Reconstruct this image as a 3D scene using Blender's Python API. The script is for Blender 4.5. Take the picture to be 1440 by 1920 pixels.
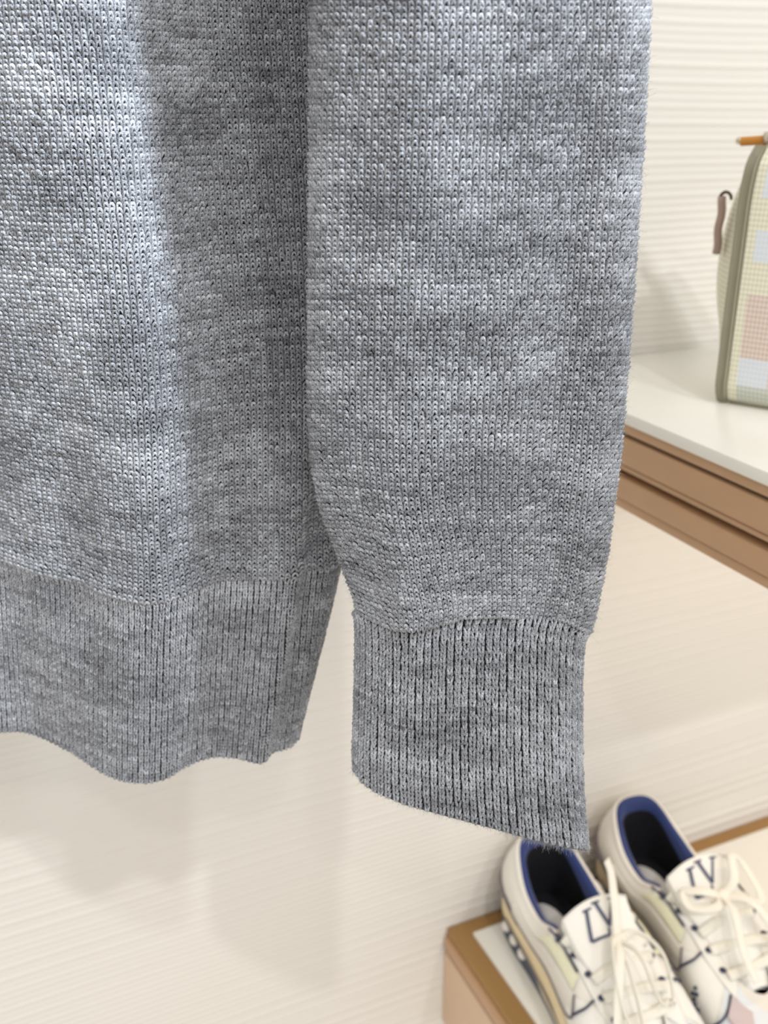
import bpy, bmesh, math, random
import numpy as np
from mathutils import Vector
random.seed(7); rng = np.random.default_rng(7)
for o in list(bpy.data.objects): bpy.data.objects.remove(o)
SC = bpy.context.scene
COL = SC.collection

# ------------------------------------------------------------------ camera
F_PX = 1915.0; PITCH = math.radians(21.9); YAW = math.radians(24.4)
CAM = np.array([0.0, -0.68, 1.50])
fh = np.array([math.sin(YAW), math.cos(YAW), 0.0]); rt = np.array([math.cos(YAW), -math.sin(YAW), 0.0]); zz = np.array([0, 0, 1.0])
fw = fh*math.cos(PITCH) - zz*math.sin(PITCH); upv = fh*math.sin(PITCH) + zz*math.cos(PITCH)
cam = bpy.data.cameras.new('camera'); co = bpy.data.objects.new('camera', cam); COL.objects.link(co)
co.location = CAM; co.rotation_euler = (math.pi/2 - PITCH, 0, -YAW)
cam.sensor_fit = 'VERTICAL'; cam.sensor_height = 36.0; cam.lens = F_PX/1920*36.0
cam.clip_start = 0.01
cam.dof.use_dof = True; cam.dof.focus_distance = 0.41; cam.dof.aperture_fstop = 11.0
SC.camera = co

# ------------------------------------------------------------------ world, lights, exposure
w = bpy.data.worlds.new('world'); SC.world = w; w.use_nodes = True
bg = w.node_tree.nodes['Background']; bg.inputs[0].default_value = (1.0, 0.968, 0.915, 1); bg.inputs[1].default_value = 0.97
def spot(name, loc, target, power, color, size_deg=70, radius=0.04, blend=0.5):
    l = bpy.data.lights.new(name, 'SPOT'); l.energy = power; l.color = color; l.spot_size = math.radians(size_deg); l.spot_blend = blend; l.shadow_soft_size = radius
    o = bpy.data.objects.new(name, l); COL.objects.link(o); o.location = loc
    o.rotation_euler = (Vector(target)-Vector(loc)).to_track_quat('-Z', 'Y').to_euler(); return o
spot('ceiling_spot', (-0.33, -2.06, 2.9), (0.3, -0.1, 1.1), 16, (1.0, 0.97, 0.93), radius=0.045)
spot('ceiling_spot', (0.163, -1.793, 2.9), (0.3, -0.1, 1.1), 44, (1.0, 0.98, 0.95), radius=0.035)
spot('ceiling_spot', (0.848, -2.333, 2.9), (0.2, -0.2, 1.2), 36, (0.95, 0.975, 1.0), radius=0.04)
spot('display_spot', (1.25, -2.05, 2.9), (0.0, -0.33, 1.62), 790, (0.82, 0.91, 1.0), size_deg=14.5, radius=0.16, blend=1.0)
spot('added_shelf_spot', (0.72, -2.3, 2.9), (0.66, -0.10, 1.25), 55, (1.0, 0.985, 0.96), size_deg=9, radius=0.03, blend=0.35)  # added lamp; its cone edge draws the bright zone's border on the wall
vs = SC.view_settings; vs.view_transform = 'Standard'; vs.look = 'None'; vs.exposure = 0.0; vs.gamma = 1.0; vs.use_curve_mapping = False

# ------------------------------------------------------------------ helpers
def ray(x, y):
    x = np.asarray(x, float)[..., None]; y = np.asarray(y, float)[..., None]
    return rt*(x-720) + upv*(960-y) + fw*F_PX
def ath(x, y, d):                     # point seen at (x, y) that stands d metres away, measured along the floor
    r = ray(x, y); return CAM + r*(np.asarray(d)[..., None]/(r@fh)[..., None])
def sdz(s, d, z):                     # sweater frame: s to the right, d away, z up
    s, d, z = np.broadcast_arrays(np.asarray(s, float), np.asarray(d, float), np.asarray(z, float))
    return CAM + s[..., None]*rt + d[..., None]*fh + z[..., None]*zz
def srgb(*c):
    return tuple(((v/255)/12.92 if v/255 <= 0.04045 else ((v/255+0.055)/1.055)**2.4) for v in c) + (1.0,)
def hermite(xs, ys, x):               # smooth monotone-ish interpolation (Catmull tangents), ys may be an array per knot
    xs = np.asarray(xs, float); ys = np.asarray(ys, float); x = np.asarray(x, float)
    m = np.zeros_like(ys)
    m[1:-1] = (ys[2:]-ys[:-2])/(xs[2:]-xs[:-2]).reshape((-1,)+(1,)*(ys.ndim-1))
    m[0] = (ys[1]-ys[0])/(xs[1]-xs[0]); m[-1] = (ys[-1]-ys[-2])/(xs[-1]-xs[-2])
    k = np.clip(np.searchsorted(xs, x)-1, 0, len(xs)-2); h = xs[k+1]-xs[k]; t = np.clip((x-xs[k])/h, 0, 1)
    sh = t.shape + (1,)*(ys.ndim-1); t = t.reshape(sh); h = h.reshape(sh)
    return ys[k]*(2*t**3-3*t**2+1) + m[k]*h*(t**3-2*t**2+t) + ys[k+1]*(3*t**2-2*t**3) + m[k+1]*h*(t**3-t**2)
def catmull(pts, n, closed=False):
    p = np.asarray(pts, float)
    if closed: p = np.vstack([p[-1:], p, p[:2]])
    else: p = np.vstack([2*p[0]-p[1], p, 2*p[-1]-p[-2]])
    m = len(p)-3; t = np.linspace(0, m, n, endpoint=not closed); i = np.minimum(t.astype(int), m-1); f = (t-i)[:, None]
    a, b, c, d = p[i], p[i+1], p[i+2], p[i+3]
    return 0.5*(2*b + (c-a)*f + (2*a-5*b+4*c-d)*f**2 + (3*b-a-3*c+d)*f**3)

def tag(o, label=None, cat=None, group=None, kind=None):
    if label: o['label'] = label
    if cat: o['category'] = cat
    if group: o['group'] = group
    if kind: o['kind'] = kind
    return o
OFF = {}
def thing(name, label, cat, loc, rotz=0.0, local=False, group=None):
    o = bpy.data.objects.new(name, None); COL.objects.link(o); o.location = loc; o.rotation_euler = (0, 0, rotz); o.empty_display_size = 0.05
    OFF[o] = np.zeros(3) if local else np.array(loc, float)
    return tag(o, label, cat, group)
def link(name, me, mat, parent=None, kind=None, smooth=True):
    o = bpy.data.objects.new(name, me); COL.objects.link(o)
    for m in (mat if isinstance(mat, (list, tuple)) else [mat]): me.materials.append(m)
    if smooth: me.polygons.foreach_set('use_smooth', np.ones(len(me.polygons), bool))
    OFF[o] = np.zeros(3)
    if parent is not None: o.parent = parent; OFF[o] = OFF[parent]
    if kind: o['kind'] = kind
    return o
def np_mesh(name, V, Fq, mat, parent=None, kind=None, smooth=True, attr=None):
    V = np.asarray(V, np.float32).reshape(-1, 3)
    if parent is not None: V = V - OFF[parent].astype(np.float32)
    Fq = np.asarray(Fq, np.int32); k = Fq.shape[1]
    me = bpy.data.meshes.new(name); me.vertices.add(len(V)); me.vertices.foreach_set('co', V.ravel())
    me.loops.add(Fq.size); me.loops.foreach_set('vertex_index', Fq.ravel())
    me.polygons.add(len(Fq)); me.polygons.foreach_set('loop_start', np.arange(0, Fq.size, k, dtype=np.int32))
    me.update(calc_edges=True)
    if attr is not None:
        a = me.attributes.new('melange', 'FLOAT', 'POINT'); a.data.foreach_set('value', np.asarray(attr, np.float32))
    return link(name, me, mat, parent, kind, smooth)
def grid_faces(nu, nv, cu=False, cv=False):     # V indexed [v*nu + u]
    u = np.arange(nu if cu else nu-1); v = np.arange(nv if cv else nv-1); U, W = np.meshgrid(u, v)
    a = W*nu+U; b = W*nu+(U+1) % nu; c = ((W+1) % nv)*nu+(U+1) % nu; d = ((W+1) % nv)*nu+U
    return np.stack([a, b, c, d], -1).reshape(-1, 4)
class MB:
    def __init__(s): s.v = []; s.f = []; s.m = []
    def add(s, V, Fs, mi=0):
        n = len(s.v); s.v += [tuple(map(float, p)) for p in V]; s.f += [tuple(int(i)+n for i in f) for f in Fs]; s.m += [mi]*len(Fs); return s
    def grid(s, P, cu=False, cv=False, mi=0):
        P = np.asarray(P); nv, nu = P.shape[:2]; return s.add(P.reshape(-1, 3), grid_faces(nu, nv, cu, cv), mi)
    def box(s, a, b, bev=0.0, mi=0):
        bm = bmesh.new(); bmesh.ops.create_cube(bm, size=1)
        for v in bm.verts: v.co = Vector([(a[i]+b[i])/2 + v.co[i]*(b[i]-a[i]) for i in range(3)])
        if bev: bmesh.ops.bevel(bm, geom=list(bm.edges), offset=bev, segments=2, profile=0.5, affect='EDGES')
        bm.verts.index_update(); s.add([v.co for v in bm.verts], [[v.index for v in f.verts] for f in bm.faces], mi); bm.free(); return s
    def prism(s, poly, axis0, axis1, mi=0):     # poly: closed list of 3D points at axis0 end; axis1: offset vector
        n = len(poly); V = [np.asarray(p, float) for p in poly] + [np.asarray(p, float)+np.asarray(axis1) for p in poly]
        Fs = [list(range(n))[::-1], list(range(n, 2*n))] + [[i, (i+1) % n, n+(i+1) % n, n+i] for i in range(n)]
        return s.add(V, Fs, mi)
    def tube(s, path, rad, sides=8, flat=1.0, upd=(0, 0, 1), closed=False, mi=0):
        P = np.asarray(path, float); n = len(P); T = np.gradient(P, axis=0)
        if closed: T = np.roll(P, -1, 0)-np.roll(P, 1, 0)
        T /= np.linalg.norm(T, axis=1)[:, None]+1e-12
        U = np.broadcast_to(np.asarray(upd, float), P.shape); S = np.cross(T, U); S /= np.linalg.norm(S, axis=1)[:, None]+1e-9
        N = np.cross(S, T); R = np.broadcast_to(np.asarray(rad, float), (n,))
        a = np.linspace(0, 2*np.pi, sides, endpoint=False)
        V = P[:, None] + R[:, None, None]*(np.cos(a)[None, :, None]*S[:, None] + flat*np.sin(a)[None, :, None]*N[:, None])
        Fs = [list(f) for f in grid_faces(sides, n, True, closed)]
        if not closed: Fs += [list(range(sides))[::-1], [(n-1)*sides+i for i in range(sides)]]
        return s.add(V.reshape(-1, 3), Fs, mi)
    def ball(s, c, r, nu=14, nv=8, mi=0):
        r = np.broadcast_to(np.asarray(r, float), (3,)); t = np.linspace(0.001, np.pi-0.001, nv); p = np.linspace(0, 2*np.pi, nu, endpoint=False)
        V = np.stack([np.sin(t)[:, None]*np.cos(p), np.sin(t)[:, None]*np.sin(p), np.cos(t)[:, None]*np.ones(nu)], -1)*r + np.asarray(c)
        return s.grid(V, cu=True, mi=mi)
    def build(s, name, mat, parent=None, kind=None, smooth=True, auto=None):
        me = bpy.data.meshes.new(name); off = OFF[parent] if parent is not None else np.zeros(3)
        me.from_pydata([tuple(np.array(v)-off) for v in s.v], [], s.f); me.update()
        if any(s.m): me.polygons.foreach_set('material_index', np.array(s.m, np.int32))
        bm = bmesh.new(); bm.from_mesh(me); bmesh.ops.recalc_face_normals(bm, faces=bm.faces); bm.to_mesh(me); bm.free()
        o = link(name, me, mat, parent, kind, smooth)
        if smooth and auto is not None:
            try: me.set_sharp_from_angle(angle=math.radians(auto))
            except Exception: pass
        return o

# ------------------------------------------------------------------ materials
def material(name, color, rough=0.6, metal=0.0, noise=0.0, nscale=40.0, bump=0.0, bscale=200.0, sheen=0.0, coat=0.0, stretch=(1, 1, 1), spec=0.5):
    m = bpy.data.materials.new(name); m.use_nodes = True; nt = m.node_tree; b = nt.nodes['Principled BSDF']
    b.inputs['Base Color'].default_value = color; b.inputs['Roughness'].default_value = rough; b.inputs['Metallic'].default_value = metal
    b.inputs['Sheen Weight'].default_value = sheen; b.inputs['Coat Weight'].default_value = coat; b.inputs['Specular IOR Level'].default_value = spec
    tc = nt.nodes.new('ShaderNodeTexCoord'); mp = nt.nodes.new('ShaderNodeMapping'); mp.inputs['Scale'].default_value = stretch
    nt.links.new(tc.outputs['Object'], mp.inputs['Vector'])
    if noise:
        n = nt.nodes.new('ShaderNodeTexNoise'); n.inputs['Scale'].default_value = nscale; n.inputs['Detail'].default_value = 4
        nt.links.new(mp.outputs[0], n.inputs['Vector'])
        mx = nt.nodes.new('ShaderNodeMix'); mx.data_type = 'RGBA'
        mx.inputs[6].default_value = tuple(max(0, c*(1-noise)) for c in color[:3])+(1,); mx.inputs[7].default_value = tuple(min(1, c*(1+noise)) for c in color[:3])+(1,)
        nt.links.new(n.outputs['Fac'], mx.inputs[0]); nt.links.new(mx.outputs[2], b.inputs['Base Color'])
    if bump:
        n2 = nt.nodes.new('ShaderNodeTexNoise'); n2.inputs['Scale'].default_value = bscale; n2.inputs['Detail'].default_value = 3
        nt.links.new(mp.outputs[0], n2.inputs['Vector'])
        bp = nt.nodes.new('ShaderNodeBump'); bp.inputs['Strength'].default_value = bump; bp.inputs['Distance'].default_value = 0.001
        nt.links.new(n2.outputs['Fac'], bp.inputs['Height']); nt.links.new(bp.outputs[0], b.inputs['Normal'])
    return m
def wool_material(name, lo, mid, hi):
    m = bpy.data.materials.new(name); m.use_nodes = True; nt = m.node_tree; b = nt.nodes['Principled BSDF']
    b.inputs['Roughness'].default_value = 0.85; b.inputs['Specular IOR Level'].default_value = 0.08; b.inputs['Sheen Weight'].default_value = 0.25; b.inputs['Sheen Roughness'].default_value = 0.5
    at = nt.nodes.new('ShaderNodeAttribute'); at.attribute_name = 'melange'
    tc = nt.nodes.new('ShaderNodeTexCoord'); n = nt.nodes.new('ShaderNodeTexNoise'); n.inputs['Scale'].default_value = 2000; n.inputs['Detail'].default_value = 3
    nt.links.new(tc.outputs['Object'], n.inputs['Vector'])
    ma = nt.nodes.new('ShaderNodeMath'); ma.operation = 'MULTIPLY_ADD'; ma.inputs[1].default_value = 1.9; ma.inputs[2].default_value = -0.95
    nt.links.new(n.outputs['Fac'], ma.inputs[0])
    ad = nt.nodes.new('ShaderNodeMath'); ad.operation = 'ADD'; nt.links.new(ma.outputs[0], ad.inputs[0]); nt.links.new(at.outputs['Fac'], ad.inputs[1])
    cr = nt.nodes.new('ShaderNodeValToRGB'); cr.color_ramp.elements[0].position = 0.0; cr.color_ramp.elements[0].color = lo
    cr.color_ramp.elements[1].position = 1.0; cr.color_ramp.elements[1].color = hi
    e = cr.color_ramp.elements.new(0.5); e.color = mid
    nt.links.new(ad.outputs[0], cr.inputs[0]); nt.links.new(cr.outputs[0], b.inputs['Base Color'])
    bp = nt.nodes.new('ShaderNodeBump'); bp.inputs['Strength'].default_value = 0.9; bp.inputs['Distance'].default_value = 0.0003
    n2 = nt.nodes.new('ShaderNodeTexNoise'); n2.inputs['Scale'].default_value = 3500; nt.links.new(tc.outputs['Object'], n2.inputs['Vector'])
    nt.links.new(n2.outputs['Fac'], bp.inputs['Height']); nt.links.new(bp.outputs[0], b.inputs['Normal'])
    return m
M = {}
M['wall'] = material('cream_ribbed_wallcovering', srgb(229, 226, 221), 0.75, noise=0.02, nscale=25, bump=0.15, bscale=600, stretch=(0.2, 1, 1))
M['floor'] = material('pale_stone_floor', srgb(222, 212, 196), 0.45, noise=0.05, nscale=6)
M['marble'] = material('white_polished_slab', srgb(240, 238, 230), 0.22, noise=0.03, nscale=9, coat=0.2)
M['bronze'] = material('satin_brown_lacquer', srgb(190, 153, 118), 0.38, metal=0.1, noise=0.06, nscale=30, stretch=(0.2, 1, 3))
M['bronze_dark'] = material('dark_groove_brown', srgb(86, 62, 40), 0.6)
M['brown_top'] = material('golden_brown_board', srgb(158, 120, 68), 0.42, noise=0.06, nscale=22, stretch=(1, .2, 1))
M['tan'] = material('pinkish_tan_panel', srgb(214, 186, 158), 0.5, noise=0.03)
M['wool'] = wool_material('grey_melange_wool', srgb(72, 74, 79), srgb(143, 146, 153), srgb(206, 210, 218))
M['wool_base'] = material('shade_dark_wool_backing', srgb(60, 61, 65), 0.95, noise=0.25, nscale=500)  # darker than the yarn, colours shade into the gaps between stitches
M['wool_plain'] = material('grey_melange_wool_plain', srgb(124, 127, 133), 0.9, noise=0.3, nscale=450, bump=0.8, bscale=500, stretch=(1, 1, 1.3))
M['fuzz'] = material('pale_grey_wool_fibre', srgb(160, 160, 162), 0.8)

# ------------------------------------------------------------------ setting: ribbed wall, floor
def build_wall():
    per = 0.006; z0, z1 = 0.30, 2.30; sub = 6
    nz = int((z1-z0)/per)*sub+1; z = np.linspace(z0, z1, nz); x = np.linspace(-1.0, 2.0, 70)
    X, Z = np.meshgrid(x, z); ph = (Z-z0)/per
    wob = 0.0011*np.sin(X*7.3+0.4*np.sin(Z*9)) + 0.0006*np.sin(X*23+Z*31)
    idx = np.floor(ph+1e-6); amp = 0.0010*(0.75+0.5*np.sin(idx*12.9898)*np.sin(idx*3.1+X*2.0))
    Y = -amp*np.abs(np.sin(np.pi*ph))**0.8
    V = np.stack([X, Y, Z+wob], -1); V0 = V.reshape(-1, 3)
    o = np_mesh('wall_back', V0, grid_faces(70, nz), M['wall']); o['kind'] = 'structure'
    mb = MB(); mb.box((-1.0, 0.002, 0.0), (2.0, 0.08, 2.6)); mb.build('wall_backing', M['wall'], o, smooth=False)
build_wall()
fl = MB(); fl.box((-1.0, -2.6, -0.03), (2.0, 0.08, 0.0)); o = fl.build('floor', M['floor'], smooth=False); o['kind'] = 'structure'

# ------------------------------------------------------------------ shelves
def shelf_profile(name, x0, zt, label, depth=0.38, x1=1.45, structure=False):
    if structure:
        r = bpy.data.objects.new(name, None); COL.objects.link(r); r.location = (x0, 0, zt-0.071); OFF[r] = np.array((x0, 0, zt-0.071), float); r['kind'] = 'structure'
    else: r = thing(name, label, 'shelf', (x0, 0, zt-0.071))
    yb = -0.0012
    m = MB(); m.box((x0, -depth, zt-0.0085), (x1, yb, zt), 0.0012); m.build('top_slab', M['marble'], r, auto=30)
    m = MB(); m.box((x0+0.0015, -depth+0.0015, zt-0.0155), (x1, yb, zt-0.0085), 0.0012); m.build('upper_lip', M['bronze'], r, auto=30)
    m = MB(); m.box((x0+0.004, -depth+0.004, zt-0.0175), (x1, yb, zt-0.0155)); m.build('upper_groove', M['bronze_dark'], r, smooth=False)
    m = MB(); m.box((x0+0.001, -depth+0.001, zt-0.0385), (x1, yb, zt-0.0175), 0.0035); m.build('rail', M['bronze'], r, auto=30)
    m = MB(); m.box((x0+0.003, -depth+0.003, zt-0.0425), (x1, yb, zt-0.0385), 0.001); m.build('rail_bead', M['bronze'], r, auto=30)
    m = MB(); m.box((x0+0.012, -depth+0.012, zt-0.047), (x1, yb, zt-0.0425)); m.build('shadow_gap', M['bronze_dark'], r, smooth=False)
    m = MB(); m.box((x0+0.002, -depth+0.002, zt-0.064), (x1, yb, zt-0.047), 0.003); m.build('lower_rail', M['bronze'], r, auto=30)
    m = MB(); m.box((x0+0.004, -depth+0.004, zt-0.071), (x1, yb, zt-0.064), 0.001); m.build('bottom_lip', M['bronze'], r, auto=30)
    return r
def shelf_lamp(shelf, x0, x1, y, z):    # warm light strip let into the underside of the shelf
    m = MB(); m.box((x0, y-0.006, z-0.002), (x1, y+0.006, z+0.001)); led = material('warm_light_strip', (1, 0.9, 0.72, 1), 0.5); b = led.node_tree.nodes['Principled BSDF']
    b.inputs['Emission Color'].default_value = (1.0, 0.88, 0.68, 1); b.inputs['Emission Strength'].default_value = 1.0
    m.build('light_strip', led, shelf, smooth=False)
    l = bpy.data.lights.new('under_shelf_lamp', 'AREA'); l.shape = 'RECTANGLE'; l.size = x1-x0; l.size_y = 0.012; l.energy = 1.0; l.color = (1.0, 0.90, 0.74)
    o = bpy.data.objects.new('under_shelf_lamp', l); COL.objects.link(o); o.location = ((x0+x1)/2, y, z-0.0035)
WS = shelf_profile('wall_shelf', 0.4256, 1.304, 'white topped shelf with brown moulded edge carrying the checked bag')
shelf_lamp(WS, 0.45, 1.40, -0.16, 1.233)
def low_shelf():
    x0, zt, dep, x1, yb = 0.371, 0.752, 0.36, 1.45, -0.0012
    r = thing('display_shelf', 'brown framed shelf with white inlay carrying the pair of sneakers', 'shelf', (x0, 0, zt-0.12))
    m = MB(); m.box((x0+0.004, -dep+0.004, zt-0.008), (x1, yb, zt), 0.001); m.build('top_board', M['brown_top'], r, auto=30)
    m = MB(); m.box((x0, -dep, zt-0.024), (x1, yb, zt-0.008), 0.004); m.build('rail', M['bronze'], r, auto=30)
    m = MB(); m.box((x0+0.004, -dep+0.004, zt-0.028), (x1, yb, zt-0.024)); m.build('groove', M['bronze_dark'], r, smooth=False)
    m = MB(); m.box((x0+0.002, -dep+0.002, zt-0.12), (x1, yb, zt-0.028), 0.001); m.build('side_panel', M['tan'], r, auto=30)
    m = MB(); m.box((0.393, -dep+0.02, zt), (x1, -0.021, zt+0.005), 0.001); m.build('white_inlay', M['marble'], r, auto=30)
low_shelf()

# ------------------------------------------------------------------ sweater
SW = thing('sweater', 'grey melange knitted sweater hanging in front, sleeve beside its hem', 'sweater', tuple(sdz(-0.12, 0.44, -0.315)))
class Surf:                            # sampled surface: u across, v down, with normals towards the viewer
    def __init__(s, P, flip=False):
        s.P = P; s.nv, s.nu = P.shape[:2]
        du = np.gradient(P, axis=1); dv = np.gradient(P, axis=0); N = np.cross(dv, du); N /= np.linalg.norm(N, axis=2)[..., None]+1e-12
        s.N = -N if flip else N
    def __call__(s, u, v):
        x = np.clip(u, 0, 1)*(s.nu-1); y = np.clip(v, 0, 1)*(s.nv-1); i = np.minimum(x.astype(int), s.nu-2); j = np.minimum(y.astype(int), s.nv-2)
        fx = (x-i)[..., None]; fy = (y-j)[..., None]; out = []
        for A in (s.P, s.N): out.append((A[j, i]*(1-fx)+A[j, i+1]*fx)*(1-fy)+(A[j+1, i]*(1-fx)+A[j+1, i+1]*fx)*fy)
        return out
def sweep(path, N, r, attr, arcs=5, lo=-25, hi=205):
    # path (K, S, 3) yarn centre lines, N (K, S, 3) outward, r (K,1) -> half tubes
    K, S = path.shape[:2]; T = np.gradient(path, axis=1); T /= np.linalg.norm(T, axis=2)[..., None]+1e-12
    B = np.cross(T, N); B /= np.linalg.norm(B, axis=2)[..., None]+1e-12; Nn = np.cross(B, T)
    a = np.radians(np.linspace(lo, hi, arcs)); prof = np.ones(S); prof[0] = prof[-1] = 0.7
    rr = (r*prof)[:, :, None, None]
    V = path[:, :, None] + rr*(np.cos(a)[None, None, :, None]*B[:, :, None] + np.sin(a)[None, None, :, None]*Nn[:, :, None])
    f = grid_faces(arcs, S); Fq = (f[None]+np.arange(K)[:, None, None]*(S*arcs)).reshape(-1, 4)
    return V.reshape(-1, 3), Fq, np.repeat(attr, S*arcs)
def melange(I, J):                     # yarn colour runs along a course and changes slowly
    rows = {}
    base = np.zeros(I.shape)
    nr = int(J.max())+1; nc = int(I.max())+1
    f = rng.normal(0, 1, (nr, nc)); k = np.array([1, 2, 3, 3, 3, 2, 1.0]); k /= k.sum()
    f = np.apply_along_axis(lambda a: np.convolve(a, k, 'same'), 1, f)
    g = rng.normal(0, 1, (nr//3+2, nc//12+2)); gi = np.kron(g, np.ones((3, 12)))[:nr, :nc]
    for ax in (0, 1): gi = np.apply_along_axis(lambda a: np.convolve(a, np.ones(7)/7, 'same'), ax, gi)
    return (0.5 + 0.15*f + 0.11*gi + 0.075*rng.normal(0, 1, (nr, nc)))[J, I]
def jersey(S, nu, nv, u0, u1, v0, v1, w):
    i, j = np.meshgrid(np.arange(nu), np.arange(nv)); i = i.ravel(); j = j.ravel(); K = len(i)
    a = np.array([-0.37, -0.36, -0.25, -0.09, 0.09, 0.25, 0.36, 0.37]); b = np.array([1.0, 0.50, 0.0, -0.36, -0.36, 0.0, 0.50, 1.0]); h = np.array([-0.22, 0.06, 0.27, 0.40, 0.40, 0.27, 0.06, -0.22])
    ja = rng.normal(0, 0.045, (K, 1)); jb = rng.normal(0, 0.055, (K, 1)); sk = rng.normal(0, 0.10, (K, 1)); jh = 1+rng.normal(0, 0.25, (K, 1))
    A = a[None]*(1+rng.normal(0, 0.07, (K, 1)))+ja+sk*b[None]*0.5; Bv = b[None]+jb+a[None]*rng.normal(0, 0.14, (K, 1))
    U = u0+(u1-u0)*(i[:, None]+0.5+A)/nu; V = v0+(v1-v0)*(j[:, None]+0.5+Bv)/nv
    P, N = S(U, V); path = P+N*(h[None]*jh*w)[..., None]
    return sweep(path, N, w*(0.243+rng.normal(0, 0.02, (K, 1))), melange(i, j), arcs=4)
def rib(S, nu, nv, u0, u1, v0, v1, w, lift=0.0006):
    i, j, k = np.meshgrid(np.arange(nu), np.arange(nv), (-1, 1)); i = i.ravel(); j = j.ravel(); k = k.ravel(); K = len(i)
    t = np.linspace(0, 1, 6); a = 0.34-0.26*t; b = -0.75+1.5*t; h = np.array([-0.02, 0.10, 0.20, 0.24, 0.20, 0.06])
    A = k[:, None]*a[None]*(1+rng.normal(0, 0.08, (K, 1)))+rng.normal(0, 0.03, (K, 1)); Bv = b[None]+rng.normal(0, 0.07, (K, 1))
    wav = 0.04*np.sin(j*0.21+i*1.7)
    U = u0+(u1-u0)*(i[:, None]+0.5+A+wav[:, None])/nu; V = v0+(v1-v0)*(j[:, None]+0.5+Bv)/nv
    P, N = S(U, V); first = np.exp(-j/1.2)[:, None]
    path = P+N*((h[None]*(1+rng.normal(0, 0.2, (K, 1)))*w)+lift+first*0.0007)[..., None]
    at = melange(i, j); at = at+0.14*np.exp(-j/1.0)  # first course below the seam coloured lighter, like a ridge catching light
    return sweep(path, N, w*(0.185+rng.normal(0, 0.015, (K, 1))), at)
def stitches(parent, data):
    return np_mesh('knit_stitches', data[0], data[1], M['wool'], parent, kind='stuff', attr=data[2])
def base(name, P, inset, cu, flip=False, mat='wool_base'):
    S = Surf(P); out = P-P.mean(axis=1, keepdims=True); sgn = np.sign((S.N*out).sum())        # normals away from the middle of the loop
    Q = P-S.N*sgn*inset
    return np_mesh(name, Q.reshape(-1, 3), grid_faces(P.shape[1], P.shape[0], cu), M[mat], SW)
FUZZ = []
def fuzz(S, n, u0, u1, v0, v1, lmin=0.001, lmax=0.003, down=0.0):
    u = rng.uniform(u0, u1, n); v = rng.uniform(v0, v1, n); P, N = S(u, v)
    D = N*rng.uniform(0.3, 1.0, (n, 1))+rng.normal(0, 0.55, (n, 3))+np.array([0, 0, -down]); D /= np.linalg.norm(D, axis=1)[:, None]
    E = rng.normal(0, 1, (n, 3)); E /= np.linalg.norm(E, axis=1)[:, None]; L = rng.uniform(lmin, lmax, (n, 1))
    t = np.linspace(0, 1, 5)
    path = P[:, None]+N[:, None]*0.0005+(D*L)[:, None]*t[None, :, None]+(E*L*0.45)[:, None]*(t**2)[None, :, None]
    FUZZ.append(sweep(path, np.broadcast_to(E[:, None], path.shape), np.full((n, 1), 0.000028), np.full(n, 0.7), arcs=4, lo=0, hi=360))

# body: a closed loop of control points (s, d) at several heights
rows_z = [-0.312, -0.205, -0.10, 0.04, 0.28]
R0 = [(-.42, .475), (-.33, .452), (-.25, .455), (-.205, .4623), (-.187, .4605), (-.163, .4454), (-.1385, .4250), (-.121, .4184), (-.1086, .4219), (-.1000, .4325), (-.0876, .4400), (-.0737, .4384), (-.0624, .4345), (-.0585, .4435), (-.0500, .4480), (-.0465, .459), (-.058, .478), (-.15, .492), (-.30, .492), (-.40, .49)]
R1 = [(-.42, .470), (-.33, .450), (-.25, .452), (-.205, .4560), (-.187, .4520), (-.160, .4350), (-.1380, .4240), (-.120, .4110), (-.1030, .4045), (-.0915, .4120), (-.0780, .4270), (-.0600, .4290), (-.0425, .4290), (-.0385, .4385), (-.0265, .4420), (-.0225, .456), (-.034, .478), (-.15, .495), (-.30, .495), (-.40, .49)]
R2 = [(-.42, .465), (-.33, .446), (-.25, .446), (-.205, .4480), (-.187, .4430), (-.160, .4300), (-.1380, .4210), (-.118, .4130), (-.1000, .4110), (-.0870, .4200), (-.0710, .4340), (-.0510, .4410), (-.0320, .4450), (-.024, .449), (-.0130, .4580), (-.011, .470), (-.022, .490), (-.15, .505), (-.30, .505), (-.40, .49)]
R3 = [(-.42, .455), (-.33, .438), (-.25, .436), (-.205, .4350), (-.187, .4310), (-.160, .4220), (-.1380, .4150), (-.117, .4130), (-.1000, .4180), (-.0850, .4330), (-.0690, .4470), (-.0490, .4540), (-.0300, .4580), (-.020, .462), (-.0080, .4700), (-.006, .480), (-.018, .496), (-.15, .51), (-.30, .51), (-.40, .49)]
RR = []
for z_, row, keep in zip(rows_z, (R0, R1, R2, R3, R3), (0.6, 0.62, 0.8, 1.0, 1.0)):   # soften the waves: part depth, part drop of the hem
    q = np.array(row, float); k = np.ones(len(q)); k[2:14] = (0.437+keep*(q[2:14, 1]-0.437))/q[2:14, 1]
    RR.append(np.column_stack([q[:, 0]*k, q[:, 1]*k, z_*k]))
RR = np.array(RR)
def body_rows(z):
    return np.array([catmull(c, 900, closed=True) for c in hermite(rows_z, RR, np.asarray(z))])
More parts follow.
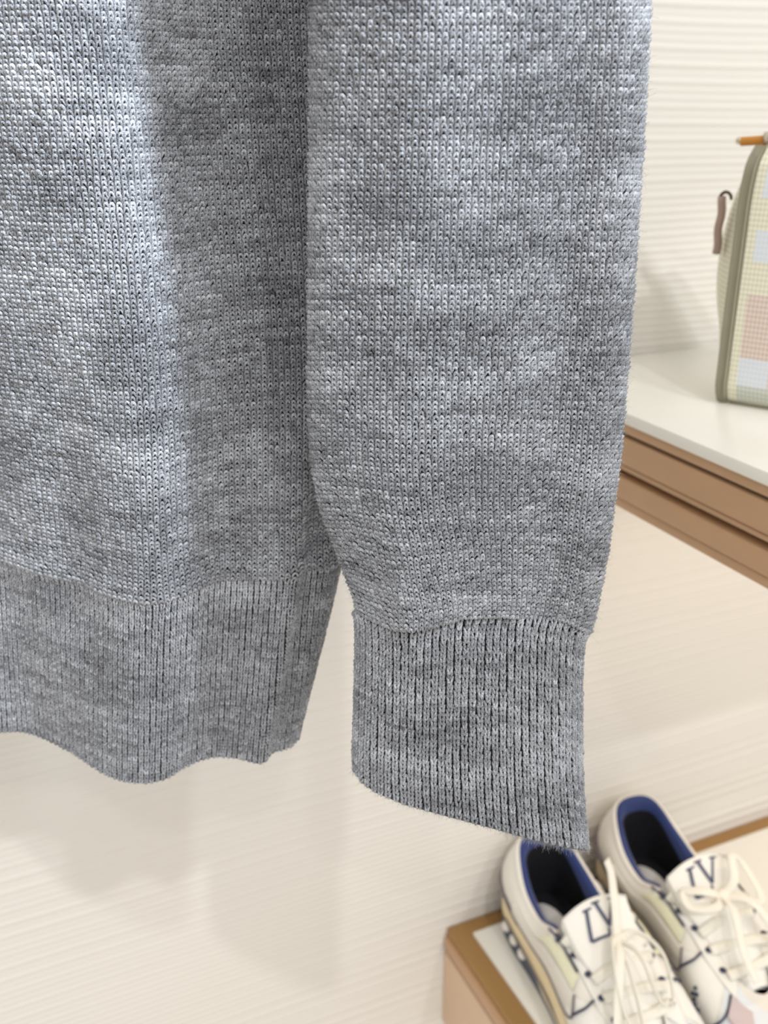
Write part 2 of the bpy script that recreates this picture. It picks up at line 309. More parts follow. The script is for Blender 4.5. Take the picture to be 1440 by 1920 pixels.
# wales keep a constant pitch: every height is measured along its own loop, starting from the front ridge
KR = int(900*8/20)
def at_arc(Q, a, shift=None):                      # Q (rows, 900, 2), a: metres along the loop from the ridge
    out = []
    for n_, q in enumerate(Q):
        L = np.concatenate([[0], np.cumsum(np.linalg.norm(np.diff(q[:, :2], axis=0), axis=1))]); L -= L[KR]
        out.append(np.stack([np.interp(a+(0 if shift is None else shift[n_]), L, q[:, c]) for c in range(3)], -1))
    return np.array(out)
a0, a1 = -0.170, 0.112
zt, zs, zb = 0.135, -0.205, -0.312
za = np.linspace(zt, zs-0.002, 130); Q = body_rows(za); P = sdz(Q[..., 0], Q[..., 1], Q[..., 2]); Pl = P[:, ::4]
body = base('body', Pl, 0.0009, True, flip=True)
zu = np.linspace(0.28, zt-0.001, 30); Q = body_rows(zu); base('upper_body', sdz(Q[..., 0], Q[..., 1], Q[..., 2])[:, ::4], -0.0004, True, flip=True, mat='wool_plain')
zk = np.linspace(zt, zs-0.0005, 170); Q = at_arc(body_rows(zk), np.linspace(a0, a1, 260)); Pk = sdz(Q[..., 0], Q[..., 1], Q[..., 2])
bulge = 0.0022*np.exp(-((zk-zs)/0.010)**2)
Sb = Surf(Pk); Sb.P = Sb.P+Sb.N*bulge[:, None, None]
if (Sb.N[60, 60]@fh) > 0: Sb.N = -Sb.N
Sb = Sb
W_B = 0.00252; H_B = 0.00196
stitches(body, jersey(Sb, int((a1-a0)/W_B), int((zt-zs)/H_B), 0, 1, 0, 1, W_B))
fuzz(Sb, 6000, 0.15, 1, 0.3, 1)
# hem ribbing
zh = np.linspace(zs, zb, 60); Q = body_rows(zh); Ph = sdz(Q[..., 0], Q[..., 1], Q[..., 2])
hem = base('hem_ribbing', Ph[:, ::3], 0.0007, True, flip=True)
Q = at_arc(body_rows(zh), np.linspace(a0, a1, 260), -0.009*(zs-zh)/(zs-zb)); Sh = Surf(sdz(Q[..., 0], Q[..., 1], Q[..., 2]))
if (Sh.N[30, 60]@fh) > 0: Sh.N = -Sh.N
W_R = 0.0027
stitches(hem, rib(Sh, int((a1-a0)/W_R), int((zs-zb)/0.0020), 0, 1, 0, 1, W_R))
fuzz(Sh, 2200, 0.15, 1, 0.0, 1); fuzz(Sh, 900, 0.15, 1, 0.975, 1.0, 0.001, 0.0026, down=1.0)
edge = np.array([p for p in sdz(Q[-1, :, 0], Q[-1, :, 1], Q[-1, :, 2])])
m = MB(); m.tube(edge+np.array([0, 0, 0.0006]), 0.0010, 8, upd=fh); m.build('hem_edge', M['wool_base'], hem)

# sleeve: outline at its own distance, elliptical section closed behind
sl_y = [-1500, -900, -300, 0, 300, 600, 850, 960, 1030, 1080, 1140, 1180, 1230]
sl_L = [594, 590, 587, 586, 584, 582, 586, 604, 629, 645, 667, 672, 674]
sl_R = [1290, 1262, 1232, 1217, 1200, 1180, 1160, 1145, 1135, 1125, 1112, 1100, 1094]
seam_x = [600, 663, 700, 740, 780, 830, 870, 940, 1000, 1060, 1100, 1200]; seam_y = [1140, 1145, 1165, 1183, 1185, 1172, 1160, 1158, 1160, 1166, 1188, 1190]
D0 = 0.395
def section(th, T=0.021):              # front bulge towards the viewer, flatter behind
    sn = np.sin(th); return np.where(sn > 0, -T*np.abs(sn)**0.75, 0.016*np.abs(sn)**0.8)
def theta_of(u, lo=-0.35, hi=np.pi+0.35, halfw=0.058):
    t = np.linspace(lo, hi, 800); x = -halfw*np.cos(t); d = section(t); L = np.concatenate([[0], np.cumsum(np.hypot(np.diff(x), np.diff(d)))]); return np.interp(u*L[-1], L, t), L[-1]
def sleeve_pts(th, y):                 # th (n,), y (m,) -> (m, n, 3)
    L = hermite(sl_y, sl_L, y)[:, None]; Rr = hermite(sl_y, sl_R, y)[:, None]; f = ((1-np.cos(th))/2)[None]
    px = L+(Rr-L)*f; k = np.clip((y-650)/(1165-650), 0, 1.2)[:, None]**2
    py = y[:, None]+(np.interp(px, seam_x, seam_y)-1165)*k
    front = (np.sin(th) > 0)[None]*np.sin(th)[None]
    rip = 0.0060*np.exp(-((f-0.80)/0.09)**2)*(0.5+0.5*np.clip((y-100)/500, 0, 1))[:, None] - 0.0030*np.exp(-((f-0.95)/0.05)**2) - 0.004*np.exp(-((f-0.33)/0.16)**2)
    gath = 0.0055*np.exp(-((f-0.63)/0.14)**2)*k-0.006*np.exp(-((f-0.22)/0.10)**2)*k
    lean = 0.010*np.clip((300-y)/900, 0, 1)[:, None]
    d = D0+section(th)[None]+(rip+gath)*front-lean
    return ath(px, py, d)
ys_full = np.linspace(-640, 1168, 170); th_full = np.linspace(0, 2*np.pi, 120, endpoint=False)
base('upper_sleeve', sleeve_pts(th_full, np.linspace(-1500, -636, 60)), -0.0004, True, mat='wool_plain')
sleeve = base('sleeve', sleeve_pts(th_full, ys_full), 0.0009, True, flip=False)
u = np.linspace(0, 1, 220); thk, arcl = theta_of(u)
zline = np.linspace(0.120, ath(900, 1165, D0)[2]-CAM[2]+0.0, 150)
yy = np.linspace(-800, 1240, 1500); zy = ath(np.full(1500, 900.0), yy, np.full(1500, D0))[:, 2]-CAM[2]
yk = np.interp(-zline, -zy, yy)
Ss = Surf(sleeve_pts(thk, yk))
if (Ss.N[70, 110]@fh) > 0: Ss.N = -Ss.N
W_S = 0.00238; H_S = 0.00198
stitches(sleeve, jersey(Ss, int(arcl/W_S), int((zline[0]-zline[-1])/H_S), 0, 1, 0, 1, W_S))
fuzz(Ss, 7000, 0, 1, 0.3, 1); fuzz(Ss, 700, 0.0, 0.10, 0.15, 1, 0.0012, 0.0034); fuzz(Ss, 500, 0.9, 1.0, 0.15, 1, 0.0012, 0.0040)
# cuff ribbing
cu_L = [(1150, 671), (1200, 672), (1300, 670), (1400, 667), (1445, 667)]
cu_R = [(1190, 1098), (1215, 1090), (1300, 1086), (1450, 1087), (1530, 1092), (1590, 1099)]
bot_x = [640, 667, 680, 705, 760, 840, 920, 1000, 1060, 1098, 1130]; bot_y = [1425, 1443, 1464, 1483, 1506, 1528, 1549, 1572, 1586, 1592, 1592]
def cuff_pts(th, v):
    f = ((1-np.cos(th))/2)[None]; v = v[:, None]
    def side(tab, y0, y1): t = np.array(tab, float); return hermite(t[:, 0], t[:, 1], (y0+(y1-y0)*v)[:, 0])[:, None]
    L = side(cu_L, 1150, 1443); Rr = side(cu_R, 1190, 1592); px = L+(Rr-L)*f
    y0 = np.interp(px, seam_x, seam_y)-3; y1 = np.interp(px, bot_x, bot_y); back = np.where(np.sin(th) < 0, np.sin(th), 0)[None]
    py = y0+(y1-y0)*v+back*14*v
    front = np.clip(np.sin(th), 0, 1)[None]
    gath = (0.0055*np.exp(-((f-0.63)/0.14)**2)-0.004*np.exp(-((f-0.22)/0.10)**2))*np.exp(-v/0.25)
    flare = -0.022*v**1.6*np.clip(f, 0, 1)**1.3
    d = D0+section(th, 0.018)[None]+gath*front+flare+0.0015*np.exp(-v/0.05)
    return ath(px, py, d)
cuff = base('cuff_ribbing', cuff_pts(th_full, np.linspace(0, 1, 50)), 0.0007, True, flip=False)
thc, arcc = theta_of(np.linspace(0, 1, 160), halfw=0.047)
Sc = Surf(cuff_pts(thc, np.linspace(0, 1, 60)))
if (Sc.N[30, 80]@fh) > 0: Sc.N = -Sc.N
W_C = 0.0032
stitches(cuff, rib(Sc, int(arcc/W_C), 42, 0, 1, 0, 1, W_C))
fuzz(Sc, 1500, 0, 1, 0, 1); fuzz(Sc, 1500, 0.05, 0.95, 0.975, 1.0, 0.001, 0.0032, down=1.2); fuzz(Sc, 700, 0.6, 0.95, 0.975, 1.0, 0.0015, 0.0042, down=1.4)
m = MB(); m.tube(cuff_pts(thc, np.array([0.0, 1.0]))[1]+np.array([0, 0, 0.0004]), 0.0011, 8, upd=fh); m.build('cuff_edge', M['wool_base'], cuff)
VV = np.concatenate([f[0] for f in FUZZ]); off = np.cumsum([0]+[len(f[0]) for f in FUZZ]); FF = np.concatenate([f[1]+o for f, o in zip(FUZZ, off)])
np_mesh('wool_fuzz', VV, FF, M['fuzz'], SW, kind='stuff')

# ------------------------------------------------------------------ handbag on the upper shelf
def weave_material(name, c1, c2, scale=520):
    m = material(name, c1, 0.6); nt = m.node_tree; b = nt.nodes['Principled BSDF']
    tc = nt.nodes.new('ShaderNodeTexCoord'); m1 = nt.nodes.new('ShaderNodeMapping'); m1.inputs['Rotation'].default_value = (0, 0, math.radians(60))
    mp = nt.nodes.new('ShaderNodeMapping'); mp.inputs['Scale'].default_value = (1, 0, 0.8); mp.inputs['Rotation'].default_value = (0, math.radians(45), 0); mp.inputs['Location'].default_value = (0, 0.0004, 0)
    ck = nt.nodes.new('ShaderNodeTexChecker'); ck.inputs['Scale'].default_value = scale; nt.links.new(tc.outputs['Object'], m1.inputs['Vector'])
    ck.inputs['Color1'].default_value = c1; ck.inputs['Color2'].default_value = c2
    nt.links.new(m1.outputs[0], mp.inputs['Vector']); nt.links.new(mp.outputs[0], ck.inputs['Vector']); nt.links.new(ck.outputs['Color'], b.inputs['Base Color'])
    return m
M['canvas_white'] = weave_material('white_blue_canvas', srgb(226, 231, 236), srgb(216, 222, 230))
M['canvas_cream'] = weave_material('cream_woven_canvas', srgb(240, 237, 214), srgb(216, 212, 190))
M['canvas_pink'] = weave_material('pink_beige_woven_canvas', srgb(232, 216, 206), srgb(206, 184, 170))
M['canvas_grey'] = weave_material('shaded_grey_green_canvas', srgb(214, 217, 206), srgb(190, 194, 184))  # bottom row of the bag, shade at its foot put into the colour
M['olive'] = material('olive_taupe_trim', srgb(142, 137, 116), 0.55, noise=0.08, nscale=60)
M['strap'] = material('pinkish_taupe_leather', srgb(176, 152, 140), 0.5, noise=0.1, nscale=80)
M['honey'] = material('honey_leather', srgb(196, 132, 52), 0.5, noise=0.08, nscale=90)
M['metal'] = material('pale_brass', srgb(222, 212, 196), 0.25, metal=0.9)
M['dark_metal'] = material('dark_bronze_ring', srgb(96, 78, 64), 0.35, metal=0.7)
def build_bag():
    o = np.array([0.4940, -0.1475, 1.304]); e1 = np.array([0.5, -0.866, 0.0]); nb = np.array([0.866, 0.5, 0.0])
    r = thing('handbag', 'cream and pink checked canvas handbag with olive piping on white shelf', 'handbag', tuple(o+e1*0.11+nb*0.05))
    Pt = lambda a, b, z: o+e1*a+nb*b+zz*z
    Wd, Dp, Ht = 0.225, 0.10, 0.170
    def lean(z): return -0.0035*(z/Ht)+0.010*np.maximum(0, (z-0.13)/0.04)**2*0.35, 0.012*(z/Ht)**1.2
    zs = np.array([0.004, 0.012, 0.016, 0.035, 0.056, 0.077, 0.098, 0.118, 0.138, 0.158, 0.168])
    # front panel: canvas squares
    mats = [M['canvas_cream'], M['canvas_white'], M['canvas_pink'], M['canvas_grey']]
    cols = [0.008, 0.014]+[0.014+0.0205*k for k in range(1, 10)]+[0.217]
    special = {(2, 1): 1, (2, 2): 2, (3, 1): 2, (3, 2): 1, (4, 1): 2, (4, 2): 2, (5, 1): 0, (5, 2): 0, (6, 1): 1, (6, 2): 0, (7, 1): 0, (7, 2): 1, (8, 1): 1, (8, 2): 0}
    m = MB(); sub = 3
    for j in range(len(zs)-1):
        for i in range(len(cols)-1):
            if i == 0 or i == len(cols)-2 or j == len(zs)-2: mi = 0
            elif j <= 1: mi = 3
            else: mi = special.get((j, i), (1 if (i+j) % 2 else (2 if 2 <= j <= 4 else 0)))
            aa = np.linspace(cols[i], cols[i+1], sub+1); ze = np.linspace(zs[j], zs[j+1], sub+1)
            A, Z = np.meshgrid(aa, ze); la, lb = lean(Z); t = (A-Wd/2)/(Wd/2)
            A2 = Wd/2+(A-Wd/2)*(1-2*la/Wd)
            bul = 0.007*(1-t**2)*np.sin(np.pi*np.clip(Z/Ht, 0, 1))
            rr = np.maximum(0, (0.016-Z)/0.016)**2*0.009+np.maximum(0, (Z-0.155)/0.015)**2*0.012
            m.grid(Pt(A2[..., None], (lb-bul+rr)[..., None], Z[..., None]), mi=mi)
    fp = m.build('front_panel', mats, r)
    # body: gusset, back and bottom as one shell
    zz_ = np.linspace(0.0, Ht, 26); ring = []
    for z in zz_:
        la, lb = lean(z); k = z/Ht; d1 = Dp*(1-0.45*k); bow = 0.021*np.sin(np.pi*min(1, k*0.95+0.03))
        edge = 0.008*max(0, (0.014-z)/0.014)**2+0.012*max(0, (z-0.155)/0.015)**2
        pts = [(la+0.004+edge*0.4, lb+0.003+edge), (la-bow*0.55, lb+0.022), (la-bow, lb+d1*0.5), (la-bow*0.55, lb+d1-0.022*(1-0.5*k)), (la+0.004+edge*0.4, lb+d1-edge), (Wd-la-0.004-edge*0.4, lb+d1-edge), (Wd-la+bow*0.55, lb+d1-0.022*(1-0.5*k)), (Wd-la+bow, lb+d1*0.5), (Wd-la+bow*0.55, lb+0.022), (Wd-la-0.004-edge*0.4, lb+0.003+edge)]
        c = []
        for i in range(len(pts)):
            p, q = np.array(pts[i]), np.array(pts[(i+1) % len(pts)])
            for t in np.linspace(0, 1, 4, endpoint=False): c.append(p+(q-p)*t)
        ring.append([Pt(a, b, z) for a, b in c])
    m = MB(); m.grid(np.array(ring), cu=True); n = len(ring[0])
    m.add(ring[0], [list(range(n))[::-1]]); m.add(ring[-1], [list(range(n))])
    m.build('body', M['canvas_cream'], r, auto=50)
    # piping round the front panel: two cords on a flat band
    def side_path(a_off, b_off, z0, z1, right=False):
        out = []
        for z in np.linspace(z0, z1, 30):
            la, lb = lean(z); rr = max(0, (0.016-z)/0.016)**2*0.009+max(0, (z-0.155)/0.015)**2*0.012
            a = la+a_off; a = Wd-a if right else a; out.append(Pt(a, lb+b_off+rr, z))
        return out
    for right in (False, True):
        m = MB(); m.tube(side_path(0.0035, 0.0005, 0.002, 0.168, right), 0.0042, 10, flat=0.6, upd=nb); m.build('piping_band', M['olive'], r)
        m = MB(); m.tube(side_path(0.0012, -0.0012, 0.003, 0.168, right), 0.0013, 8, upd=nb); m.build('piping_cord', M['olive'], r)
        m = MB(); m.tube(side_path(0.0060, -0.0016, 0.003, 0.168, right), 0.0011, 8, upd=nb); m.build('piping_cord', M['olive'], r)
    # side strap with ring on the gusset
    m = MB(); path = [Pt(-0.0205+0.0006*np.sin(k), 0.030, z) for k, z in enumerate(np.linspace(0.098, 0.136, 12))]
    m.tube(path, 0.0026, 10, flat=1.7, upd=nb); st = m.build('side_strap', M['strap'], r)
    m = MB(); ang = np.linspace(0, np.pi, 12); m.tube([Pt(-0.0185-0.004*np.cos(a), 0.030, 0.134+0.005*np.sin(a)) for a in ang], 0.0011, 8, upd=nb); m.build('strap_ring', M['dark_metal'], st)
    # top zip with leather pull
    la, lb = lean(Ht)
    m = MB(); m.tube([Pt(a, lb+0.026+0.004, Ht+0.002) for a in np.linspace(0.004, Wd-0.02, 20)], 0.005, 8, flat=0.6); m.build('zip_track', M['olive'], r)
    m = MB(); m.tube([Pt(a, lb+0.018, Ht+0.004-0.0025*(0.02-a)/0.03) for a in np.linspace(0.003, -0.0125, 6)], 0.0032, 10, flat=0.95); zp = m.build('zip_pull', M['honey'], r, auto=50)
    m = MB(); m.ball(Pt(-0.0138, lb+0.018, Ht+0.0018), (0.0028, 0.0028, 0.0026)); m.build('pull_tip', M['metal'], zp)
    m = MB(); m.tube([Pt(a, lb+0.018, Ht+0.006+0.25*(a-0.012)) for a in np.linspace(0.003, 0.026, 6)], 0.0048, 10, flat=0.8); m.build('zip_slider', M['metal'], zp)
build_bag()

# ------------------------------------------------------------------ sneakers
M['shoe_white'] = material('off_white_leather', srgb(232, 228, 220), 0.5, noise=0.03, nscale=60, bump=0.08, bscale=900)
M['shoe_mesh'] = material('warm_white_mesh', srgb(226, 221, 212), 0.7, noise=0.06, nscale=300, bump=0.3, bscale=1500)
M['shoe_bright'] = material('bright_white_leather', srgb(240, 238, 232), 0.5)
M['shoe_blue'] = material('pale_blue_white_leather', srgb(226, 231, 236), 0.5)
M['navy'] = material('navy_knit_lining', srgb(38, 56, 112), 0.85, noise=0.2, nscale=400, sheen=0.3)
M['navy_dark'] = material('dark_navy_insole', srgb(12, 14, 24), 0.9)
M['navy_edge'] = material('navy_piping', srgb(52, 56, 82), 0.6)
M['monogram'] = material('slate_blue_thread', srgb(84, 90, 116), 0.7)
M['grey_edge'] = material('grey_piping', srgb(120, 116, 118), 0.6)
M['cream_sole'] = material('cream_rubber', srgb(232, 214, 176), 0.55, noise=0.03)
M['mauve'] = material('mauve_grey_rubber', srgb(128, 116, 122), 0.6)
M['sole_dark'] = material('slate_rubber', srgb(74, 80, 94), 0.7)
M['lining_grey'] = material('pale_grey_padding', srgb(176, 178, 182), 0.85, noise=0.08, nscale=200)
M['yellow'] = material('pale_yellow_green_mesh', srgb(224, 223, 196), 0.7, noise=0.08, nscale=300)
M['pink'] = material('dusty_pink_suede', srgb(206, 190, 190), 0.85, noise=0.08, nscale=200)
M['slate'] = material('blue_grey_suede', srgb(188, 196, 202), 0.85)
M['lace'] = material('cream_cotton_lace', srgb(238, 234, 222), 0.8, noise=0.05, nscale=500, bump=0.25, bscale=2500)

B_C = [(0, .000), (-.030, .010), (-.0365, .040), (-.0360, .080), (-.0375, .120), (-.0440, .165), (-.0490, .205), (-.0440, .255), (0, .296)]
def mirror(L):
    L = [np.array(p, float) for p in L]; return np.array(L+[p*np.array([-1]+[1]*(len(p)-1)) for p in L[-2:0:-1]])
ZM = lambda y: np.interp(y, [0, .03, .06, .15, .22, .30], [.046, .044, .039, .027, .024, .030])
OUT = mirror(B_C)
bot = mirror([(x*.94, y*.985+.002, float(ZM(y))) for x, y in B_C])
mid = mirror([(0, -.006, .072), (-.031, .008, .072), (-.0415, .045, .064), (-.0420, .085, .060), (-.0440, .120, .072), (-.0460, .165, .068), (-.0480, .210, .057), (-.0400, .258, .050), (0, .290, .052)])
top = mirror([(0, .010, .104), (-.022, .018, .100), (-.033, .050, .080), (-.0345, .085, .0725), (-.0330, .115, .0850), (-.0245, .150, .0860), (-.0190, .185, .0740), (-.0130, .212, .0640), (0, .222, .0600)])
NC = 192
cb, cm, ct, cout = catmull(bot, NC, True), catmull(mid, NC, True), catmull(top, NC, True), catmull(OUT, NC, True)
def upper_pt(c, r, lift=0.0):          # c: control index 0..16 round the shoe, r: 0 sole line .. 1 collar
    x = (np.asarray(c, float) % 16)*NC/16; i = np.floor(x).astype(int); f = (x-i)[..., None]; g = lambda A: A[i % NC]*(1-f)+A[(i+1) % NC]*f
    b, m_, t = g(cb), g(cm), g(ct); ctrl = 2*m_-0.5*(b+t); r = np.asarray(r, float)[..., None]
    p = (1-r)**2*b+2*r*(1-r)*ctrl+r**2*t
    if lift:
        ax = np.stack([np.zeros_like(p[..., 0]), np.clip(p[..., 1], .04, .25), np.full_like(p[..., 0], .04)], -1); n = p-ax; n /= np.linalg.norm(n, axis=-1)[..., None]; p = p+n*lift
    return p
def make_shoe(loc, rot, label, variant):
    r = thing('sneaker', label, 'sneaker', loc, rot, local=True, group='pair of sneakers')
    fl = lambda P: np.asarray(P)*np.array([1, -1, 1.0])      # toe towards -y
    # outsole
    def ring(k, z): return np.column_stack([cout[:, 0]*k, (cout[:, 1]-.148)*(1+(k-1)*.35)+.148, np.broadcast_to(z, (NC,))])
    yy_ = cout[:, 1]; zo = np.interp(yy_, [0, .07, .105, .3], [.024, .020, .006, .004])
    m = MB(); m.grid(fl([ring(.90, 0.0), ring(.985, .001), ring(.99, zo*.6), ring(.985, zo)]), cu=True); m.add(fl(ring(.90, 0.0)), [list(range(NC))]); m.build('outsole', M['sole_dark'], r)
    m = MB(); zm = ZM(yy_); m.grid(fl([ring(.975, zo-.002), ring(1.01, zo+.002), ring(1.02, zo*.5+zm*.5), ring(1.0, zm-.004), ring(.965, zm), ring(.80, zm)]), cu=True); ms = m.build('midsole', M['cream_sole'], r)
    m = MB()
    for sx in (-1, 1): m.tube(fl([(sx*p[0], p[1], p[2]) for p in catmull([(-.0385, .03, .028), (-.0385, .08, .022), (-.040, .13, .016), (-.046, .18, .013)], 24)]), .0011, 6)
    m.build('midsole_groove', M['grey_edge'], ms)
    for sx in (-1, 1):
        for yk, zk_ in ((.030, .017), (.047, .016), (.064, .015)):
            m = MB(); m.ball(fl((sx*.0362, yk, zk_)), (.0042, .0056, .0050)); m.build('heel_stud', M['shoe_white'], ms)
    # heel stripe between sole and upper
    cs = np.concatenate([np.linspace(-2.35, 2.35, 60)]); wd = np.clip((2.35-np.abs(cs))/1.1, 0.05, 1)
    m = MB(); m.grid(fl([upper_pt(cs, -.03+0*cs, .0030), upper_pt(cs, .02+0*cs, .0042), upper_pt(cs, .02+.22*wd, .0040), upper_pt(cs, .03+.25*wd, .0005)])); m.build('heel_stripe', M['mauve'], r)
    # upper shell
    rr = np.linspace(0, 1, 14); cc = np.linspace(0, 16, NC, endpoint=False); m = MB(); m.grid(fl([upper_pt(cc, np.full(NC, k)) for k in rr]), cu=True)
    up = m.build('upper', M['shoe_mesh'] if False else M['shoe_white'], r)
    # forefoot overlay panels (vamp brighter)
    def patch(name, mat, c0, c1, lo, hi, lift=.0012, n=28, par=None):
        cs = np.linspace(c0, c1, n); lo_ = np.interp(np.linspace(0, 1, n), np.linspace(0, 1, len(lo)), lo); hi_ = np.interp(np.linspace(0, 1, n), np.linspace(0, 1, len(hi)), hi)
        G = [upper_pt(cs, lo_+(hi_-lo_)*t, lift if 0 < t < 1 else .0002) for t in (0, .06, .28, .5, .72, .94, 1)]
        m = MB(); m.grid(fl(G)); return m.build(name, mat, par if par is not None else r)
    def line(name, mat, pts, rad=.0008, lift=.0012, n=40, par=None):
        q = catmull(pts, n); m = MB(); m.tube(fl([upper_pt(a, b, lift) for a, b in q]), rad, 6); return m.build(name, mat, par if par is not None else r)
    for s in (1, -1):
        S = lambda *c: [s*k for k in c]
        patch('toe_panel', M['shoe_blue'], *S(6.35, 8.0), (.02, .02, .02), (.98, .92, .86), .0009)
        patch('vamp_panel', M['shoe_bright'], *S(4.9, 6.3), (.03, .03, .03), (.50, .80, .99), .0010)
        patch('quarter_panel', M['shoe_mesh'], *S(2.2, 5.15), (.22, .22, .24, .40), (.66, .60, .58, .62), .0018)
        patch('side_mesh', M['yellow'], *S(3.55, 5.05), (.64, .62, .60, .60), (.70, .90, .84, .80), .0022)
        patch('eyestay', M['shoe_bright'], *S(3.9, 6.7), (.86, .84, .82, .84), (.995, .995, .995, .995), .0020)
        patch('toe_patch', M['pink'], *S(6.55, 7.15), (.62, .60, .62), (.86, .86, .86), .0024)
        patch('toe_band', M['slate'], *S(6.6, 7.6), (.26, .30, .40), (.40, .52, .60), .0020)
        line('panel_seam', M['grey_edge'], [(s*1.7, .20), (s*2.6, .20), (s*4.0, .20), (s*4.8, .22), (s*5.18, .36), (s*5.12, .62)], .0009, .0022)
        line('collar_piping', M['navy_edge'], [(s*3.72, 1.0), (s*4.2, .93), (s*4.7, .86), (s*5.0, .83)], .0010, .0030)
        line('vamp_seam', M['navy_edge'], [(s*5.2, .40), (s*5.35, .55), (s*5.5, .70), (s*5.6, .84)], .0011, .0026)
        line('toe_seam', M['navy_edge'], [(s*6.1, .06), (s*6.2, .25), (s*6.35, .45), (s*6.5, .66), (s*6.55, .84)], .0010, .0022)
        for k in range(5):
            p = upper_pt(np.array(s*(4.25+.5*k)), np.array(.93), .0035); m = MB(); m.ball(fl(p), (.0030, .0030, .0016)); m.build('eyelet', M['navy_edge'], r)
        # little four-petal mark on the vamp
        c0 = upper_pt(np.array(s*5.75), np.array(.42), .0022); m = MB()
        for k in range(4):
            a = k*math.pi/2+.4; q = upper_pt(np.array(s*(5.75+.055*math.cos(a))), np.array(.42+.075*math.sin(a)), .0024); m.ball(fl(q), (.0018, .0018, .0018), 8, 5)
        m.ball(fl(c0), (.0012, .0012, .0014), 8, 5); m.build('petal_mark', M['navy_edge'], r)
    # white padded collar and navy lining
    ca = np.linspace(-4.0, 4.0, 90); T = upper_pt(ca, np.ones(90)); cen = np.array([0, .07, .0]); inw = cen-T; inw[:, 2] = 0; inw /= np.linalg.norm(inw, axis=1)[:, None]
    m = MB(); m.tube(fl(T+inw*.001-np.array([0, 0, .0015])), .0036, 10); m.build('collar', M['shoe_white'], r)
    L0 = [T+inw*.002+[0, 0, .0022], T+inw*.0055+[0, 0, .0030], T+inw*.0090+[0, 0, -.0005], T+inw*.0100+[0, 0, -.010]]
    dz = T.copy(); dz[:, 2] = .055; L0 += [dz+inw*.008, np.column_stack([dz[:, :2]+inw[:, :2]*.008, np.full(90, .034)])]
    m = MB(); m.grid(fl(L0[:4])); m.build('lining', M['navy'], r)
    m = MB(); m.grid(fl(L0[3:])); m.build('inner_lining', M['navy_dark'], r)
    m = MB(); ins = np.column_stack([cb[:, 0]*.86, (cb[:, 1]-.148)*.94+.148, np.full(NC, .034)]); m.add(fl(ins), [list(range(NC))]); m.build('insole', M['navy_dark'], r, smooth=False)
    m = MB(); m.ball(fl((-.0190, .088, .0570)), (.0150, .034, .0150), 20, 12); m.build('ankle_pad', M['lining_grey'], r)
    # tongue
    TW, tc_ = .030, -.004
    prof = catmull([(.118, .116), (.1195, .1195), (.123, .1190), (.140, .1070), (.165, .0940), (.195, .0760), (.216, .0620)], 26)
    prof2 = catmull([(.118, .113), (.122, .1080), (.137, .0990), (.162, .0860), (.190, .0690), (.214, .0570)], 26)
    def tong(P, k):
        t = np.linspace(-1, 1, 15); out = []
        for q, (y, z) in enumerate(P):
            w_ = np.interp(y, [.118, .150, .216], [TW, TW*.95, .014]); w_ *= 1-.10*max(0, 1-q/2.0)
            out.append([(tc_*np.interp(y, [.118, .2], [1, 0])+w_*a, y+.004*a*a*(1 if q < 8 else 0), z-.007*a*a-k*(1-abs(a))*0+.004*a*np.interp(y, [.118, .16], [1, 0])) for a in t])
        return np.array(out)
    A_, B_ = tong(prof, 0), tong(prof2, 0); m = MB(); m.grid(fl(A_)); m.grid(fl(B_))
    edge_u = np.stack([A_[:, 0], B_[:, 0]], 0); m.grid(fl(edge_u)); m.grid(fl(np.stack([A_[:, -1], B_[:, -1]], 0))); m.grid(fl(np.stack([A_[0], B_[0]], 0)))
    tg = m.build('tongue', M['shoe_bright'], r)
    # woven monogram on the tongue: a slanted L crossing a V, with serifs
    def tpt(a, b):                      # a: -1..1 across, b: 0..1 down the visible face
        y = .1215+.030*b; z = np.interp(y, prof[3:, 0], prof[3:, 1]); w_ = TW
        return np.array([tc_+w_*a*.95, y+.0, z-.007*a*a+.004*a*np.interp(y, [.118, .16], [1, 0])+.0009])
    def stroke(mb, a0, b0, a1, b1, wd):
        p = [tpt(a0+(a1-a0)*t, b0+(b1-b0)*t) for t in np.linspace(0, 1, 6)]; mb.tube(fl(p), wd, 6, flat=.5, upd=(0, -.5, .85))
    m = MB(); ox = 0.08
    for s_ in [(-.42, .18, -.60, .86, .0016), (-.60, .86, -.02, .86, .0012), (-.02, .86, .04, .70, .0010), (-.54, .18, -.26, .18, .0009), (-.10, .10, .10, .66, .0017), (.10, .66, .46, .10, .0011), (-.22, .10, .04, .10, .0009), (.34, .10, .58, .10, .0009)]:
        stroke(m, s_[0]+ox, s_[1], s_[2]+ox, s_[3], s_[4])
    m.build('monogram', M['monogram'], tg)
    line('tongue_edge', M['navy_edge'], [(4.05, .99), (4.5, .995), (4.9, 1.0)], .0008, .0022, par=tg)
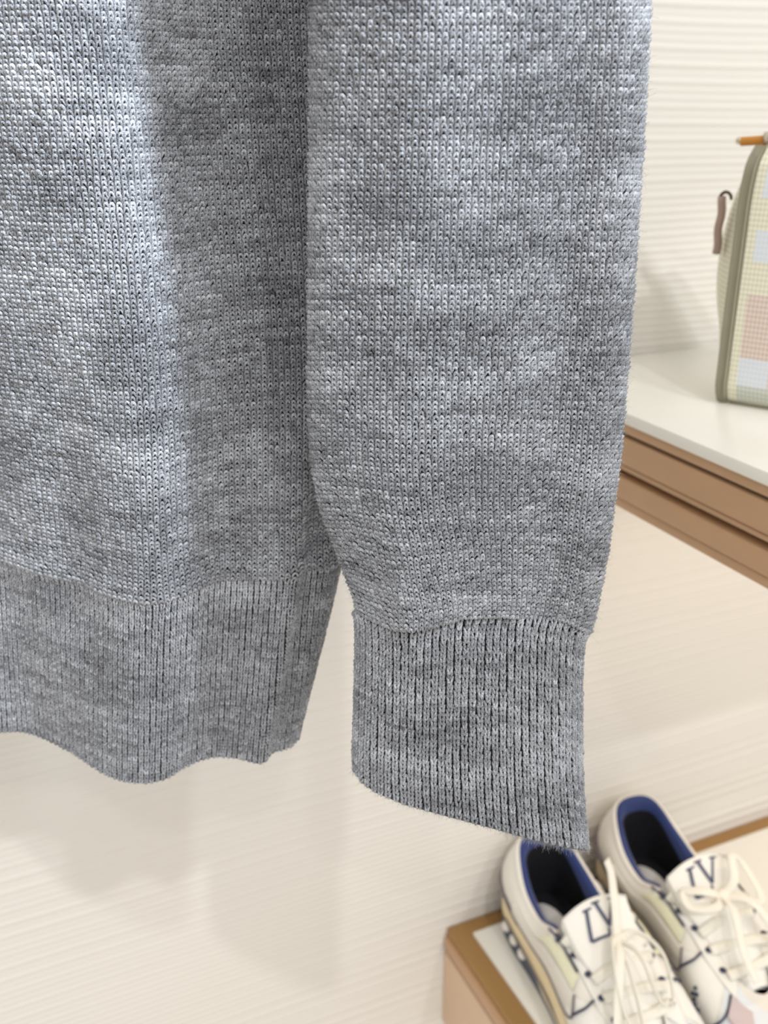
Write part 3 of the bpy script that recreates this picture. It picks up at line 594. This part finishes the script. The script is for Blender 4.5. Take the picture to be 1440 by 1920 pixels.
    # laces: rungs across the throat, bow with loops and ends
    for k in range(5):
        y = .146+.0155*k; zc = np.interp(y, prof[3:, 0], prof[3:, 1])+.003; cl = 4.30+.5*k
        a = upper_pt(np.array(cl), np.array(.94), .004); b = upper_pt(np.array(-cl), np.array(.94), .004)
        for (p, q, dy) in ((a, b, .006),) if k % 2 else ((b, a, .006),):
            m = MB(); m.tube(fl(catmull([p, (p[0]*.45, p[1]+dy*.3, zc), (q[0]*.45, q[1]+dy*.7, zc+.001), (q[0], q[1]+dy, q[2])], 16)), .0044, 8, flat=.3, upd=(0, -.6, .8)); m.build('lace_rung', M['lace'], r)
    K = np.array([-.002, .158, .1085])
    def lace(name, pts, rad=.0042, n=40, flat=.32, upd=(0.2, -.5, .85)):
        m = MB(); m.tube(fl(catmull(pts, n)), rad, 8, flat=flat, upd=upd); return m.build(name, M['lace'], r)
    m = MB(); m.ball(fl(K), (.0075, .0055, .0050), 14, 9); m.build('lace_knot', M['lace'], r)
    if variant == 0:
        lace('lace_loop', [K, K+[-.012, .012, .005], K+[-.022, .040, -.012], K+[-.020, .062, -.030], K+[-.010, .058, -.030], K+[-.006, .030, -.006], K], upd=(1, 0, .3))
        lace('lace_loop', [K, K+[.016, .004, .006], K+[.026, .026, .000], K+[.020, .052, -.018], K+[.010, .050, -.020], K+[.008, .020, .0], K], upd=(1, 0, .3))
        lace('lace_end', [K, K+[.004, -.010, .010], K+[.010, -.026, .022], K+[.011, -.034, .036], K+[.008, -.038, .048]], .0042)
        lace('lace_end', [K, K+[-.010, .020, .003], K+[-.026, .046, -.018], K+[-.034, .062, -.040]], .0042)
    else:
        lace('lace_loop', [K, K+[.014, -.004, .010], K+[.024, -.022, .018], K+[.034, -.018, .010], K+[.034, .010, -.004], K+[.016, .012, .0], K], upd=(.3, 0, 1))
        lace('lace_loop', [K, K+[-.016, -.004, .006], K+[-.030, -.012, .002], K+[-.030, .0, -.004], K+[-.012, .010, .0], K], upd=(0, -.3, 1))
        lace('lace_end', [K, K+[.016, .018, .004], K+[.026, .045, -.012], K+[.034, .070, -.030]], .0042)
        lace('lace_end', [K, K+[-.004, .022, .002], K+[-.012, .048, -.014], K+[-.010, .066, -.030]], .0042)
    return r
make_shoe((0.455, -0.016, 0.757), math.radians(-5), 'white sneaker with navy lining under the cuff, nearer the shelf corner', 0)
make_shoe((0.567, -0.012, 0.757), math.radians(-5), 'white sneaker with navy lining, farther right along the shelf', 1)
